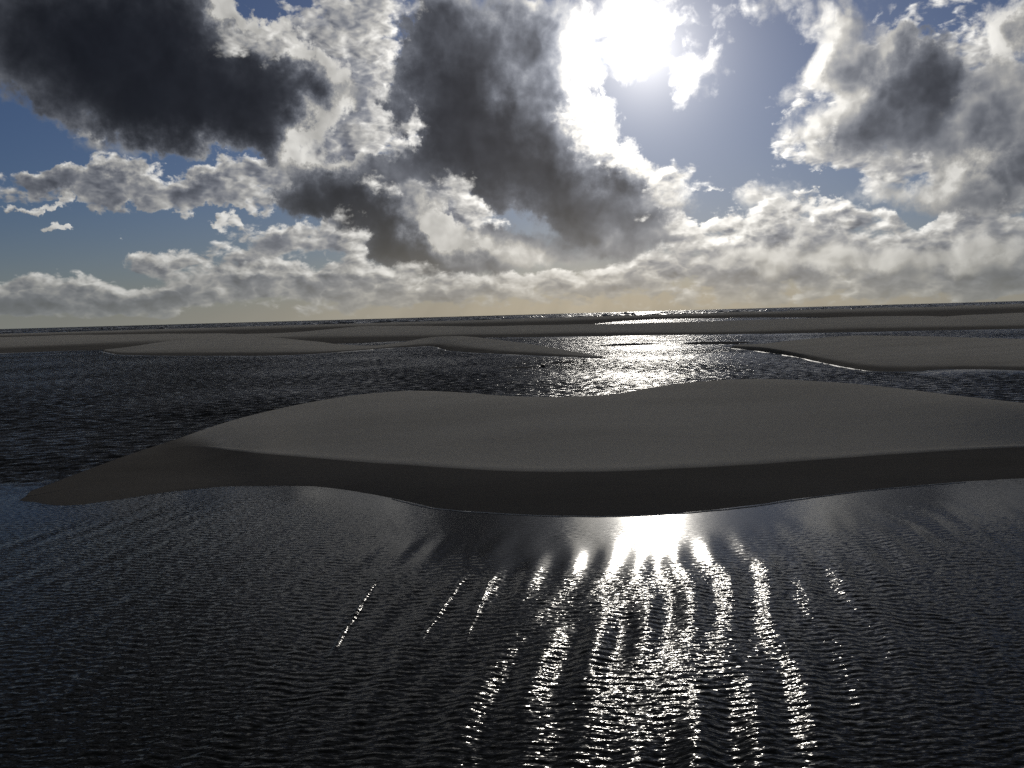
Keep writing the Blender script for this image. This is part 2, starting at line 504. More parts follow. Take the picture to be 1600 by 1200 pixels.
# ------------------------------------------------------------------ sandbanks (metres; x right, y away, z above the water)
# each bank: waterline on the near side, foot of the dry sand, crest
BANK_MAIN = [
    [(-8.68,14.84,0), (-7.94,14.42,0), (-7.39,14.32,0), (-7.02,14.58,0), (-6.64,14.88,0), (-6.26,15.22,0), (-5.83,15.47,0), (-5.34,15.6,0), (-4.8,15.6,0), (-4.23,15.5,0), (-3.67,15.37,0), (-3.07,15.04,0), (-2.48,14.59,0), (-1.9,14.01,0), (-1.36,13.43,0), (-0.88,13.13,0), (-0.42,12.95,0), (0.03,12.77,0), (0.47,12.64,0), (0.9,12.57,0), (1.33,12.5,0), (1.76,12.49,0), (2.2,12.54,0), (2.65,12.61,0), (3.12,12.74,0), (3.61,12.91,0), (4.14,13.15,0), (4.67,13.38,0), (5.23,13.61,0), (5.78,13.81,0), (6.33,13.96,0), (6.87,14.09,0), (7.42,14.2,0), (7.96,14.29,0), (8.49,14.35,0), (9.01,14.38,0), (9.51,14.39,0), (10.01,14.39,0), (10.5,14.38,0), (10.98,14.36,0), (11.46,14.34,0), (11.94,14.32,0), (12.42,14.3,0), (12.9,14.29,0)],
    [(-8.68,15.04,0.024), (-8.33,15.36,0.04), (-8.08,15.92,0.048), (-7.93,16.78,0.055), (-7.9,18.08,0.063), (-8.09,20.15,0.07), (-7.39,20.12,0.097), (-6.28,18.83,0.194), (-5.31,17.74,0.268), (-4.63,17.45,0.243), (-3.98,17.2,0.218), (-3.32,16.85,0.212), (-2.68,16.46,0.218), (-2.06,16.02,0.237), (-1.47,15.58,0.262), (-0.91,15.28,0.268), (-0.39,15.06,0.268), (0.13,14.87,0.268), (0.63,14.74,0.268), (1.13,14.65,0.274), (1.63,14.61,0.274), (2.14,14.66,0.268), (2.66,14.75,0.268), (3.18,14.84,0.262), (3.72,14.94,0.256), (4.28,15.09,0.243), (4.86,15.28,0.231), (5.45,15.47,0.224), (6.04,15.63,0.218), (6.63,15.76,0.218), (7.23,15.88,0.218), (7.83,16,0.218), (8.42,16.08,0.224), (9.02,16.16,0.231), (9.6,16.2,0.231), (10.14,16.18,0.224), (10.65,16.12,0.224), (11.18,16.08,0.218), (11.71,16.04,0.212), (12.2,15.97,0.212), (12.72,15.93,0.206), (13.23,15.88,0.199), (13.75,15.84,0.193), (14.23,15.78,0.193)],
    [(-8.85,15.51,0.035), (-8.81,16.46,0.047), (-8.79,17.56,0.059), (-8.76,18.82,0.071), (-8.68,20.16,0.081), (-8.55,21.59,0.094), (-8.13,22.52,0.214), (-7.61,23.31,0.343), (-6.97,23.87,0.464), (-6.3,24.44,0.563), (-5.56,24.87,0.654), (-4.77,25.19,0.734), (-3.95,25.42,0.778), (-3.11,25.67,0.786), (-2.2,25.18,0.79), (-1.3,24.34,0.793), (-0.46,23.29,0.797), (0.32,22.65,0.803), (1.07,22.26,0.811), (1.82,22.17,0.822), (2.6,22.35,0.835), (3.49,23.18,0.85), (4.46,24.17,0.881), (5.36,24.53,0.922), (6.21,24.59,0.948), (7.06,24.65,0.949), (7.8,24.34,0.943), (8.37,23.64,0.934), (8.89,22.9,0.923), (9.32,22.07,0.91), (9.68,21.22,0.897), (9.98,20.36,0.879), (10.28,19.61,0.857), (10.61,19,0.832), (10.96,18.49,0.805), (11.32,18.06,0.777), (11.7,17.71,0.747), (12.11,17.42,0.714), (12.53,17.18,0.679), (12.97,16.98,0.644), (13.42,16.82,0.607), (13.89,16.69,0.571), (14.35,16.57,0.535), (14.8,16.44,0.5)],
]
BANK_LEFT = [
    [(-48.76,102.6,0), (-41.31,90.06,0), (-38.19,86.38,0), (-35.85,84.26,0), (-33.71,82.48,0), (-31.75,81.01,0), (-29.96,79.83,0), (-28.27,78.86,0), (-26.63,77.92,0), (-25.03,77,0), (-23.46,76.1,0), (-21.95,75.27,0), (-20.62,75.02,0), (-19.43,75.29,0), (-18.29,75.81,0), (-17.21,76.64,0), (-16.26,78.26,0), (-15.32,80.26,0), (-14.31,82.18,0), (-13.27,84.32,0), (-12.12,86.27,0), (-10.8,87.28,0), (-9.41,87.95,0), (-7.91,87.62,0), (-5.62,76.25,0), (-4.11,72.08,0), (-2.79,69.4,0), (-1.58,67.33,0), (-0.45,65.47,0), (0.63,63.8,0), (1.66,62.28,0), (2.64,60.83,0), (3.58,59.47,0), (4.47,58.16,0), (5.33,56.87,0), (6.14,55.63,0)],
    [(-49.39,104.44,0.095), (-44.05,96.51,0.11), (-40.29,91.62,0.165), (-37.9,89.57,0.2), (-35.83,88.16,0.225), (-33.81,86.73,0.25), (-31.89,85.49,0.26), (-30.04,84.28,0.26), (-28.29,83.27,0.255), (-26.54,82.12,0.255), (-24.87,81.16,0.25), (-23.25,80.23,0.245), (-21.66,79.31,0.24), (-20.22,78.86,0.22), (-18.89,78.81,0.185), (-17.63,79.03,0.155), (-16.54,80.14,0.125), (-15.49,81.66,0.1), (-14.42,83.34,0.08), (-13.39,85.66,0.085), (-12.28,88.02,0.115), (-11.02,89.79,0.16), (-9.67,91.26,0.205), (-8.17,91.51,0.225), (-6.18,85.13,0.355), (-4.43,78.95,0.35), (-2.95,74.91,0.3), (-1.63,71.51,0.245), (-0.43,68.95,0.205), (0.7,66.84,0.18), (1.76,64.91,0.16), (2.76,63.07,0.135), (3.7,61.25,0.11), (4.59,59.42,0.085), (5.41,57.69,0.05), (6.19,56.04,0.015)],
    [(-51.29,108.81,0.05), (-48.7,107.11,0.245), (-46.78,106.82,0.431), (-46.72,110.93,0.574), (-46.72,115.52,0.711), (-46.36,119.58,0.834), (-46.59,125.59,0.92), (-44.85,126.58,0.95), (-41.69,123.43,0.945), (-38.83,120.92,0.931), (-36.2,118.89,0.912), (-33.61,116.74,0.88), (-30.51,112.45,0.791), (-27.52,108,0.663), (-24.92,104.57,0.524), (-22.01,99.25,0.399), (-19.86,96.79,0.269), (-18.14,96.13,0.151), (-16.11,93.65,0.12), (-14.41,92.72,0.12), (-13.35,96.21,0.153), (-11.89,97.46,0.31), (-10.65,101.12,0.49), (-8.79,99.17,0.703), (-6.87,95.53,0.8), (-5.27,95.2,0.779), (-3.49,90.1,0.733), (-1.88,84.55,0.677), (-0.45,80.41,0.585), (0.85,77.17,0.471), (2.04,73.99,0.359), (3.1,70.31,0.275), (4.03,66.42,0.207), (4.84,62.71,0.147), (5.57,59.37,0.09), (6.24,56.48,0.03)],
]
BANK_RIGHT = [
    [(16.75,65.82,0), (17.03,62.16,0), (17.21,58.61,0), (17.26,55.11,0), (17.11,51.44,0), (16.79,47.68,0), (16.47,44.28,0), (16.27,41.56,0), (16.23,39.49,0), (16.48,38.26,0), (17.1,37.97,0), (17.77,37.82,0), (18.81,38.43,0), (19.63,38.56,0), (20.37,38.53,0), (20.98,38.27,0), (21.46,37.79,0), (21.88,37.24,0), (22.29,36.71,0), (22.67,36.17,0), (23.02,35.62,0), (23.35,35.06,0), (23.65,34.49,0), (23.93,33.93,0), (24.2,33.38,0), (24.45,32.84,0), (24.7,32.32,0), (24.94,31.81,0), (25.18,31.33,0), (25.42,30.88,0)],
    [(17.01,64.92,0.173), (17.24,61.32,0.244), (17.28,57.5,0.3), (17.26,53.96,0.281), (17.27,50.92,0.251), (17.26,48.18,0.214), (17.28,45.76,0.184), (17.27,43.5,0.166), (17.28,41.5,0.192), (17.64,40.48,0.181), (18.38,40.41,0.151), (19.18,40.41,0.128), (19.88,40.27,0.117), (20.56,40.07,0.11), (21.16,39.74,0.11), (21.67,39.27,0.117), (22.15,38.79,0.124), (22.61,38.29,0.132), (23.01,37.73,0.143), (23.39,37.18,0.151), (23.74,36.62,0.154), (24.06,36.03,0.158), (24.34,35.41,0.162), (24.62,34.84,0.162), (24.91,34.3,0.158), (25.14,33.74,0.158), (25.41,33.23,0.154), (25.81,32.91,0.136), (26.22,32.62,0.117), (26.64,32.37,0.098)],
    [(19.12,71.95,0.02), (20.19,70.88,0.062), (21.46,70.6,0.116), (23.06,71.34,0.203), (24.34,71.09,0.313), (25.33,70.07,0.429), (26.14,68.68,0.542), (26.44,66.14,0.68), (26.75,63.87,0.75), (27.39,62.53,0.749), (27.94,61.1,0.746), (28.46,59.74,0.742), (28.9,58.32,0.737), (29.31,56.95,0.73), (29.74,55.72,0.723), (30.18,54.58,0.716), (30.6,53.48,0.709), (30.98,52.39,0.702), (31.31,51.28,0.695), (31.61,50.2,0.688), (31.89,49.14,0.68), (32.14,48.11,0.672), (32.38,47.12,0.663), (32.61,46.16,0.654), (32.83,45.24,0.645), (33.05,44.36,0.636), (33.26,43.52,0.627), (33.47,42.72,0.618), (33.68,41.96,0.609), (33.89,41.24,0.6)],
]
BANK_LONG = [
    [(-87.58,107.09,0), (-82.06,105.25,0), (-76.54,103.2,0), (-71.36,101.43,0), (-66.77,100.33,0), (-63.29,100.88,0), (-62.04,105.3,0), (-58.6,106.35,0), (-55.32,107.85,0), (-51.76,109.01,0), (-47.65,109.1,0), (-43.36,108.78,0), (-39.1,108.45,0), (-34.78,107.88,0), (-30.49,107.25,0), (-26.33,106.94,0), (-22.34,107.35,0), (-18.48,108.72,0), (-14.64,111.01,0), (-10.8,115.22,0), (-6.72,120.87,0), (-2.04,116.2,0), (2.3,112.21,0), (6.49,110.7,0), (10.54,108.98,0), (14.44,107.14,0), (18.21,105.3,0), (21.83,103.49,0), (25.33,101.7,0), (28.68,99.86,0), (31.92,98.12,0), (35.22,96.93,0), (38.61,96.16,0), (41.9,95.3,0), (45.12,94.44,0), (48.27,93.58,0), (51.36,92.71,0), (54.44,91.94,0), (57.56,91.34,0), (60.72,90.85,0), (63.89,90.44,0), (67.06,90.07,0), (70.21,89.71,0), (73.31,89.31,0)],
    [(-100,122.37,0.299), (-96.09,123.35,0.318), (-92.03,124.2,0.337), (-87.92,125.09,0.356), (-83.47,125.57,0.387), (-78.83,125.79,0.431), (-74.48,126.54,0.475), (-71.48,129.87,0.5), (-69.53,135.72,0.5), (-66.9,141.09,0.5), (-62.69,143.75,0.5), (-57.48,144.44,0.5), (-51.81,143.97,0.5), (-45.8,142.3,0.5), (-39.56,139.38,0.5), (-33.27,135.38,0.5), (-27.39,131.88,0.487), (-22.12,130.38,0.45), (-17.11,129.98,0.4), (-12.23,130.75,0.331), (-7.36,132.7,0.243), (-2.27,129.86,0.268), (2.63,127.4,0.299), (7.38,125.75,0.299), (11.92,123.09,0.287), (16.18,119.93,0.268), (20.22,116.94,0.243), (24.05,113.96,0.224), (27.75,111.39,0.212), (31.46,109.53,0.218), (35.41,108.84,0.237), (39.59,108.95,0.249), (43.51,108.39,0.262), (47.06,107.06,0.262), (50.51,105.72,0.249), (53.75,104.21,0.237), (56.94,102.8,0.224), (60.23,101.73,0.212), (63.57,100.89,0.206), (67.09,100.4,0.199), (70.56,99.9,0.199), (74.08,99.51,0.199), (77.75,99.37,0.193), (81.34,99.11,0.187)],
    [(-224.74,275.43,0.6), (-208.13,267.54,0.591), (-191.85,259.28,0.581), (-177.13,252.37,0.57), (-164.74,248.15,0.558), (-155.56,248.58,0.547), (-150.58,256.2,0.536), (-143.82,261.63,0.526), (-134.02,261.92,0.517), (-121.71,256.97,0.51), (-107.33,246.39,0.504), (-92.91,233.68,0.501), (-77.53,215.59,0.501), (-63.23,196.6,0.516), (-51.21,180.57,0.549), (-44.31,180.46,0.597), (-40.97,197.58,0.823), (-35.8,211.56,1.089), (-27.23,207.54,1.056), (-17.95,192.62,0.945), (-10.08,182.6,0.875), (-3.17,184.86,0.822), (3.86,184.67,0.778), (10.69,181.33,0.753), (17.04,175.63,0.751), (22.84,169.15,0.757), (28.4,164.09,0.767), (33.85,160.33,0.781), (39.14,157.04,0.798), (43.81,152.52,0.829), (47.92,147.3,0.883), (53.43,147.05,0.932), (59.65,148.58,0.949), (65.44,148.9,0.9), (69.5,145.52,0.827), (67.96,131.8,0.806), (79.71,143.96,0.947), (89.01,150.43,1.093), (95.18,151.14,1.125), (99.57,149.09,1.146), (102.56,145.29,1.161), (104.73,140.78,1.173), (106.71,136.46,1.185), (109.08,133.01,1.2)],
]
BANK_FAR = [
    [(-167.25,204.84,0), (-164.98,215.14,0), (-163.34,227.75,0), (-160.58,240.55,0), (-154.69,250.34,0), (-144.51,254.28,0), (-132.41,255.26,0), (-117.58,250.6,0), (-99.75,237.71,0), (-81.66,220.64,0), (-66.25,206.66,0), (-55.93,206.4,0), (-53.37,241.2,0), (-43.7,254.56,0), (-30.01,245.84,0), (-17.01,234.54,0), (-5.13,223.47,0), (5.7,214.04,0), (16.02,210.16,0), (34.56,274.59,0), (54.73,311.94,0), (66.21,294.23,0), (77.46,282.1,0), (82.11,253.29,0), (82.86,221.68,0), (77.16,182.26,0), (79.41,167.89,0), (88.41,169.17,0), (100.03,174.81,0), (109.09,175.45,0), (116.68,173.79,0), (123.63,171.47,0), (130.23,169,0), (136.82,166.81,0)],
    [(-331.13,405.91,0.2), (-310.68,405.47,0.203), (-290.26,405.03,0.206), (-269.9,404.59,0.209), (-249.57,404.15,0.212), (-229.29,403.71,0.215), (-209.05,403.27,0.218), (-188.86,402.83,0.221), (-168.71,402.39,0.224), (-148.61,401.95,0.227), (-128.54,401.51,0.23), (-108.52,401.07,0.233), (-88.55,400.64,0.236), (-68.62,400.2,0.239), (-48.73,399.76,0.242), (-28.88,399.32,0.245), (-9.05,397.43,0.248), (10.6,395.55,0.252), (30.39,398,0.255), (51.69,410.49,0.258), (75.42,429.74,0.261), (100.02,444.41,0.264), (122.91,447.58,0.267), (144.34,445.25,0.27), (165.54,442.94,0.273), (187.29,442.44,0.276), (208.98,441.95,0.279), (230.63,441.46,0.282), (252.22,440.97,0.285), (273.77,440.47,0.288), (295.27,439.98,0.291), (316.72,439.49,0.294), (338.13,439,0.297), (359.48,438.51,0.3)],
    [(-342.83,420.27,0.35), (-328.6,428.9,0.361), (-314.07,438.29,0.371), (-298.78,447.95,0.382), (-282.35,457.3,0.392), (-264.48,465.75,0.402), (-245.41,473.49,0.412), (-225.3,480.66,0.422), (-204.3,487.39,0.433), (-182.51,493.79,0.444), (-160.03,500.03,0.455), (-136.86,505.97,0.467), (-112.72,510.22,0.48), (-87.99,513.42,0.493), (-62.93,516.62,0.507), (-37.63,520.76,0.524), (-11.97,527.2,0.543), (14.44,537.52,0.563), (42.21,552.41,0.584), (72.06,572.05,0.606), (105.02,598.31,0.627), (143.5,637.56,0.648), (186.58,679.37,0.667), (229,706.39,0.685), (269.5,721.1,0.7), (307.72,726.99,0.713), (343.56,726.6,0.726), (377.79,723.22,0.737), (411.93,720.26,0.748), (447.4,719.91,0.758), (481.61,717.72,0.769), (514.31,713.75,0.779), (546.11,709.13,0.789), (577.85,704.98,0.8)],
]


def catmull(P, n):
    """P (k,m,3) -> resampled along axis 0 to n rows"""
    k = len(P)
    t = np.linspace(0, k - 1, n)
    i = np.clip(t.astype(int), 0, k - 2)
    f = (t - i)[:, None, None]
    p0, p1, p2, p3 = P[np.maximum(i - 1, 0)], P[i], P[i + 1], P[np.minimum(i + 2, k - 1)]
    return .5 * (2 * p1 + (p2 - p0) * f + (2 * p0 - 5 * p1 + 4 * p2 - p3) * f ** 2 + (3 * p1 - p0 - 3 * p2 + p3) * f ** 3)


def monotone_rows(P, n_sub):
    """rows of a bank joined by smooth curves; z eased without overshoot"""
    out, prm = [], []
    k = len(P)
    for i in range(k - 1):
        for j in range(n_sub[i]):
            f = j / n_sub[i]
            out.append((i, f))
    out.append((k - 2, 1.0))
    rows = []
    d = [(P[min(i + 1, k - 1)] - P[max(i - 1, 0)]) * .5 for i in range(k)]
    for i, f in out:
        h00, h10, h01, h11 = 2 * f**3 - 3 * f**2 + 1, f**3 - 2 * f**2 + f, -2 * f**3 + 3 * f**2, f**3 - f**2
        seg = P[i + 1] - P[i]
        lin = P[i] + seg * f
        # y and x follow straight spans, z a cubic with the slopes of its neighbours
        z = lin.copy()
        dy = np.maximum(seg[:, 1], 1e-3)
        s = [(P[min(q + 1, k - 1)][:, 2] - P[q][:, 2]) / np.maximum(P[min(q + 1, k - 1)][:, 1] - P[q][:, 1], 1e-3) if q < k - 1 else None for q in range(k)]

        def slope(q):
            if q == 0:
                return s[0]
            if q == k - 1:
                return s[k - 2]
            a, b = s[q - 1], s[q]
            return np.where(a * b <= 0, 0.0, 2 * a * b / np.where(np.abs(a + b) < 1e-9, 1e-9, a + b))
        z[:, 2] = h00 * P[i][:, 2] + h01 * P[i + 1][:, 2] + dy * (h10 * slope(i) + h11 * slope(i + 1))
        rows.append(z); prm.append(i + f)
    return np.array(rows), np.array(prm)


def make_bank(curves, label, back_slope, n_cols, n_sub, rough, wet_row=1.0, skirt=.9, wet_z=.09, crisp=.9, lip=0.0, wet_max=.72):
    C = catmull(np.array(curves, float).transpose(1, 0, 2), n_cols).transpose(1, 0, 2)   # rows, cols, 3
    front, foot, crest = C
    for a, b in ((front, foot), (foot, crest)):
        b[:, 1] = np.maximum(b[:, 1], a[:, 1] + .05)
    sk = front + np.array([0, -skirt, -.22])
    off = np.maximum(crest[:, 2], .05) / back_slope
    mid = crest + np.stack([off * 0, off * .45, -crest[:, 2] * .42], 1)
    back = crest.copy(); back[:, 1] += off; back[:, 2] = 0
    bsk = back + np.array([0, skirt * 2, -.3])
    rows, prm = monotone_rows(np.array([sk, front, foot, crest, mid, back, bsk]), n_sub)
    x, y, z = rows[..., 0], rows[..., 1], rows[..., 2]
    amp = rough * np.clip(z / .3, 0, 1)
    z = z + amp * value_noise(x * (.5 if y.mean() < 60 else .11), y * (.35 if y.mean() < 60 else .06), 3)
    if lip:                                              # small scallops along the water's edge
        z = z + .007 * value_noise(x * 2.4, y * 1.2, 9, 3) * np.clip(1.3 - z / .3, 0, 1)
    wet = np.clip(.5 + (2.0 - prm[:, None]) * crisp, 0, 1) + np.zeros_like(x)
    z = z + lip * np.exp(-((prm[:, None] - 2.025) / .02) ** 2)
    wet = np.maximum(wet, np.clip((prm[:, None] - 4.4) * 2, 0, 1))
    wet = np.maximum(wet, np.clip(1.15 - z / wet_z, 0, 1))
    nr, nc = x.shape
    o = new_mesh('sandbank', np.stack([x, y, z], -1).reshape(-1, 3), grid_faces(nr, nc), SAND, kind='structure', label=label)
    attribute(o, 'wet', wet * wet_max)
    return o, front, back


banks = {}
banks['main'] = make_bank(BANK_MAIN, 'broad smooth sandbank across the middle with a dark wet near edge', .13, 260, [4, 26, 120, 20, 20, 4], .012, wet_z=.20, crisp=14.0, lip=.008, wet_max=1.0)
banks['left'] = make_bank(BANK_LEFT, 'low two-humped sandbank beyond the channel, ending in a thin dark spit', .05, 220, [3, 8, 24, 10, 8, 3], .02)
banks['right'] = make_bank(BANK_RIGHT, 'pale wedge-shaped sandbank at the right with a bright waterline', .06, 180, [3, 10, 24, 10, 8, 3], .02)
banks['long'] = make_bank(BANK_LONG, 'long low sandbar running the whole width behind the channel', .04, 260, [3, 10, 30, 10, 8, 3], .16)
banks['far'] = make_bank(BANK_FAR, 'farthest flat of sand before the breakers', .01, 200, [3, 8, 16, 8, 6, 3], .05)

# ------------------------------------------------------------------ sea bed under everything
s_ = 30000.0
new_mesh('ground', [(-s_, -s_, -.9), (s_, -s_, -.9), (s_, s_, -.9), (-s_, s_, -.9)], [(0, 1, 2, 3)], SAND, kind='structure')

# ------------------------------------------------------------------ water: one sheet, rippled
ys = [1.2]
while ys[-1] < 22000:
    y = ys[-1]
    if y < 4.6: st = .2
    elif y < 9: st = .014
    elif y < 15: st = .018
    elif y < 45: st = .018 + (y - 15) * .006
    else: st = .2 + (y - 45) * .05
    ys.append(y + st)
ys = np.array(ys)
us = np.concatenate([np.linspace(-3, -.82, 24)[:-1], np.linspace(-.82, .82, 760), np.linspace(.82, 3, 24)[1:], np.linspace(-.2405, -.1601, 50), np.linspace(-.1303, -.0202, 60)])
us = np.unique(us)
Y, U = np.meshgrid(ys, us, indexing='ij')
X = U * Y
Z = np.zeros_like(X)


def sun_frame(x, y):
    a = R(SUN_AZ)
    return x * math.cos(a) - y * math.sin(a), x * math.sin(a) + y * math.cos(a)   # across, along


# how far each point of the pool lies in front of the near bank's waterline
fr = banks['main'][1]
wl = np.interp(X.ravel(), fr[:, 0], fr[:, 1], left=15.5, right=13.0).reshape(X.shape)
gap = wl - Y
front_pool = gap > -1.0
sway = value_noise(X * .5, Y * 1.1, 21, 3)
calm = np.clip((gap - 1.0 + 1.0 * sway) / 3.0, 0, 1)
calm = calm * calm * (3 - 2 * calm)
ripple = np.where(front_pool, (.13 + .10 * value_noise(X * 1.2, Y * 3.0, 23, 3)) + .25 * np.clip((-X - 5.5) / 2, 0, 1) + .87 * calm, 1.0)
ripple = np.clip(ripple, .04, 1.0)
slick = np.exp(-((X - 2.1) / 1.3) ** 2 - ((Y - 11.6) / 1.0) ** 2)      # a smooth slick off the bank
ripple = ripple * (1 - .5 * slick)
for key, wdt in (('right', 4.0), ('left', 1.2), ('long', 1.5)):
    f = banks[key][1]
    w2 = np.interp(X.ravel(), f[:, 0], f[:, 1], left=1e6, right=1e6).reshape(X.shape)
    g = w2 - Y
    c2 = np.clip((g - .2) / wdt, 0, 1)
    ripple = np.where((g > -1) & (Y > 20), np.minimum(ripple, .12 + .88 * c2), ripple)
chop = np.clip((-gap + .5) / 3.0, 0, 1)

mask = (Y < 46) & (np.abs(U) < 1.0)
xm, ym = X[mask], Y[mask]
ac, al = sun_frame(xm, ym)
spc = np.maximum(np.abs(xm / np.maximum(ym, 1)) * 0 + ym * 1.64 / 760, np.interp(ym, ys[:-1], np.diff(ys)))
h = np.zeros_like(xm)
amp_p = ripple[mask] * (1 - .0 * chop[mask])
# wind ripples: crests across the view, 6 to 20 cm apart
wx = xm + .10 * value_noise(xm * 1.3, ym * 1.3, 5)
wy = ym + .10 * value_noise(xm * 1.1, ym * 1.1, 6)
r = np.random.default_rng(11)
for i in range(34):
    lam = math.exp(r.uniform(math.log(.055), math.log(.14)))
    th = r.normal(0, .20) + R(4)
    k = 2 * np.pi / lam
    slope = .024 * (.12 / lam) ** .15
    damp = np.clip((lam / spc - 3.0) / 2.0, 0, 1)
    ph = k * (wx * math.sin(th) + wy * math.cos(th)) + r.uniform(0, 6.28)
    h += damp * slope / k * np.sin(ph)
h *= amp_p
# longer swell lines that run in round the bank, crests along the sun's path, 40 cm apart
bend = .17 * value_noise(xm * .4, ym * .32, 8, 2)
lines = np.zeros_like(h)
for lam, sl, th in ((.43, .11, .02), (.37, .075, -.12), (.55, .07, .15), (.85, .035, -.04)):
    k = 2 * np.pi / lam
    damp = np.clip((lam / spc - 3.0) / 2.0, 0, 1)
    lines += damp * sl / k * np.sin(k * (ac * math.cos(th) + al * math.sin(th) + bend) + 1.3)
near_w = np.clip((gap[mask] - .9) / 2.4, 0, 1) * (.25 + .75 * np.exp(-(ac / 3.6) ** 2)) * (1 + .45 * value_noise(xm * .9, ym * .5, 14, 2))
h += lines * near_w * (1 - .7 * slick[mask])
# a few steeper wavelets on the left of the pool
for ya, yb, xa, xb, hh, ww in ((7.3, 9.8, -1.71, -1.605, .0195, .025), (7.6, 9.9, -.52, -.26, .0092, .024), (7.6, 10.0, -.95, -.56, .0098, .022)):
    cx = np.interp(ym, [ya, yb], [xa, xb]) + .02 * value_noise(ym * 4.0, xm * 0, 18, 3)
    h += hh * np.clip((ym - ya) / .4, 0, 1) * np.clip((yb - ym) / .5, 0, 1) * np.exp(-((xm - cx) / ww) ** 2) * np.clip(.9 + .25 * value_noise(ym * 14.0, xm * 0, 17, 3), .1, 1.2)
# chop on the channel behind the bank
ch = np.zeros_like(h)
for i in range(16):
    lam = math.exp(r.uniform(math.log(.3), math.log(.9)))
    th = r.normal(0, .55)
    k = 2 * np.pi / lam
    damp = np.clip((lam / spc - 3.0) / 2.0, 0, 1)
    ch += damp * .03 / k * np.sin(k * (wx * math.sin(th) + wy * math.cos(th)) + r.uniform(0, 6.28))
h += ch * chop[mask] * ripple[mask]
Z[mask] = h
water = new_mesh('water', np.stack([X, Y, Z], -1).reshape(-1, 3), grid_faces(*X.shape), WATER, kind='structure')
attribute(water, 'ripple', ripple)
attribute(water, 'chop', chop)

# ------------------------------------------------------------------ thin lines of foam where the ripples run up the sand
def foam_line(curve, label, width, lift, seed, s0=0.0, s1=1.0, gaps=.0, up=.0):
    c = np.array(curve)
    n = len(c)
    c = c[int(s0 * (n - 1)):int(s1 * (n - 1)) + 1]
    seg = np.r_[0, np.cumsum(np.linalg.norm(np.diff(c[:, :2], axis=0), axis=1))]
    m = int(seg[-1] / (width * .8)) + 8
    t = np.linspace(0, seg[-1], m)
    x, y = np.interp(t, seg, c[:, 0]), np.interp(t, seg, c[:, 1])
    tx, ty = np.gradient(x), np.gradient(y)
    L = np.hypot(tx, ty); nx, ny = -ty / L, tx / L
    sh_ = .3 * width + .04
    x, y = x - nx * sh_, y - ny * sh_
    wob = value_noise(t / width * .35, t * 0, seed, 4)
    w = width * np.clip(.6 + .7 * wob - gaps, .02, 1.5)
    side = value_noise(t / width * .5, t * 0, seed + 1, 3) * width * .25
    rows = []
    for k, zz in ((-1, -.02), (-.4, lift), (.35, lift * .8), (1, -.02)):
        o_ = side + k * w * .5
        rows.append(np.stack([x + nx * o_, y + ny * o_ - up, np.full(m, zz)], -1))
    V = np.array(rows)
    return new_mesh('foam', V.reshape(-1, 3), grid_faces(4, m), FOAM, kind='stuff', label=label)


foam_line(banks['left'][1], 'thin pale foam line along the near edge of the two-humped sandbank', .35, .03, 1, 0.0, .66)
foam_line(banks['left'][1], 'bright foam line along the dark sand spit', .35, .03, 2, .665, 1.0)
foam_line(banks['right'][1], 'bright white foam edge along the wedge-shaped sandbank', .22, .03, 3, .0, .46, .08)
foam_line(banks['long'][1], 'faint foam at the foot of the long low sandbar', .7, .04, 5, .50, .95, .25)
foam_line(banks['long'][1], 'short foam streak at the far left shore', .5, .04, 6, .0, .20, .1)
mb = banks['main'][1]
foam_line(mb, 'fine broken rim of bubbles along the near edge of the broad sandbank', .035, .012, 7, .30, .75, .35)


# ------------------------------------------------------------------ breakers on the bar out at sea
def breakers():
    r = np.random.default_rng(5)
    V, F = [], []
    for i in range(900):
        d = 560 * math.exp(r.uniform(0, 1.3))
        x = d * r.uniform(-.75, .75)
        ln = r.uniform(6, 40) * (d / 800)
        hh = r.uniform(.25, 1.25) * (1 if r.random() < .85 else 1.5)
        th = r.normal(0, .06)
        m = 12
        t = np.linspace(-1, 1, m)
        env = np.clip(1 - t ** 2, 0, 1) ** .6 * (1 + .35 * r.standard_normal(m))
        cx = x + t * ln * .5; cy = d + t * ln * .5 * math.tan(th) + r.standard_normal(m) * .3
        base = len(V)
        for k, (oy, zz) in enumerate(((-2.2, -.05), (-.7, .75), (0, 1.0), (2.5, .45), (5, -.05))):
            for j in range(m):
                V.append((cx[j], cy[j] + oy, hh * max(env[j], .02) * zz if zz > 0 else -.05))
        for a in range(4):
            for j in range(m - 1):
                q = base + a * m + j
                F.append((q, q + 1, q + m + 1, q + m))
    return V, F


bv, bf = breakers()
SURF, NS = material("surf")
pos = NS.n('ShaderNodeNewGeometry').outputs['Position']
fz = NS.noise(NS.v('MULTIPLY', pos, (.35, .35, 1.5)), 1.0, 4, .7, dim='3D')['Fac']
b1 = NS.n('ShaderNodeBsdfPrincipled')
crest_f = NS.m('MULTIPLY', NS.step(NS.sep(pos)[2], .25, .9), NS.step(fz, .42, .6))
NS.put(b1.inputs['Base Color'], NS.mix(crest_f, (.010, .012, .012, 1), (.75, .76, .76, 1)))
NS.put(b1.inputs['Roughness'], NS.m('MULTIPLY_ADD', crest_f, .4, .22))
finish(NS, b1.outputs[0])
new_mesh('surf', bv, bf, SURF, kind='stuff', label='rows of small breakers along the horizon')


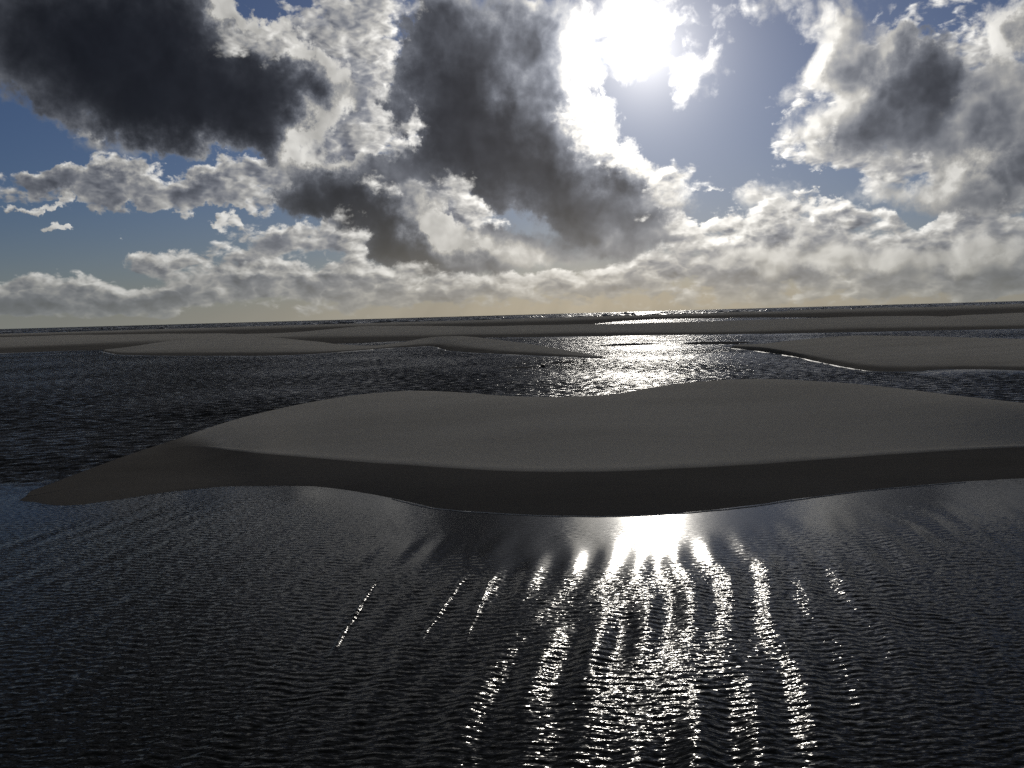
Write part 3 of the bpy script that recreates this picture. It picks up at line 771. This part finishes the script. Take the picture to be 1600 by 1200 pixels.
# ------------------------------------------------------------------ low ribs of sand and two clods awash in the channel
RIBS = [
    ([(7.50,77.66), (9.28,77.09), (11.67,77.69), (13.86,77.62)], 'left of two low dark sand ribs awash in the glittering channel', 0.9, 0.16),
    ([(14.91,75.92), (17.05,75.86), (18.92,74.32), (21.40,75.65)], 'right of two low dark sand ribs awash in the glittering channel', 1.1, 0.2),
    ([(-1.05,47.91), (0.02,48.59), (1.12,48.69), (1.67,49.04)], 'pale wet shoal left of the larger dark lump', 0.45, 0.05),
    ([(2.03,51.43), (2.77,52.44), (3.55,52.41), (4.12,52.13)], 'dark wet shoal between the two dark lumps', 0.5, 0.06),
]
CLODS = [
    ((1.78, 48.99, .05), (0.13, 0.11, 0.09), 'larger of two small dark lumps in the shallows left of the spit tip', 3),
    ((4.42, 51.98, .05), (0.08, 0.07, 0.06), 'smaller of two dark lumps in the shallows, nearer the spit tip', 4),
]



def rib(pts, label, width, height, seed):
    c = np.array(pts, float)
    m = 60
    t = np.linspace(0, len(c) - 1, m)
    x, y = np.interp(t, range(len(c)), c[:, 0]), np.interp(t, range(len(c)), c[:, 1])
    e = np.sin(np.linspace(0, np.pi, m)) ** .5
    wob = 1 + .35 * value_noise(x * .9, y * 0, seed, 3)
    rows = [np.stack([x, y + k * width * e * wob, -.06 + (zz * height + .06) * e * (1 + .25 * value_noise(x * 1.3, y * 0, seed + int(zz * 100), 3) if zz > 0 else 1)], -1)
            for k, zz in ((-1, 0), (-.6, .45), (-.15, .9), (.2, 1.0), (.6, .5), (1, 0))]
    V = np.array(rows)
    o = new_mesh('sand_rib', V.reshape(-1, 3), grid_faces(6, m), SAND, kind='structure', label=label)
    attribute(o, 'wet', np.ones(6 * m))
    return o


for q, (p, lab, w_, h_) in enumerate(RIBS):
    rib(p, lab, w_, h_, 30 + q)


def clod(name, loc, size, label, seed, mat):
    import bmesh
    bm = bmesh.new()
    bmesh.ops.create_icosphere(bm, subdivisions=3, radius=1.0)
    r = np.random.default_rng(seed)
    co = np.array([v.co for v in bm.verts])
    f = 1 + .28 * value_noise(co[:, 0] * 2.2 + 3, co[:, 1] * 2.2 + co[:, 2] * 1.7, seed, 3)
    for v, k in zip(bm.verts, f):
        v.co = Vector((v.co.x * size[0] * k, v.co.y * size[1] * k, v.co.z * size[2] * k))
    me = bpy.data.meshes.new(name)
    bm.to_mesh(me); bm.free()
    me.polygons.foreach_set('use_smooth', np.ones(len(me.polygons), bool))
    me.materials.append(mat)
    o = bpy.data.objects.new(name, me)
    col.objects.link(o)
    o.location = loc
    o['label'] = label
    o['category'] = 'clump'
    return o


WEED, NW = material("debris")
pw = NW.n('ShaderNodeNewGeometry').outputs['Position']
bw = NW.n('ShaderNodeBsdfPrincipled')
NW.put(bw.inputs['Base Color'], NW.mix(NW.noise(pw, 7.0, 4, .6, dim='3D')['Fac'], (.012, .011, .009, 1), (.04, .035, .028, 1)))
bw.inputs['Roughness'].default_value = .55
finish(NW, bw.outputs[0])
for p, sz, lab, sd in CLODS:
    clod('debris_clump', p, sz, lab, sd, WEED)
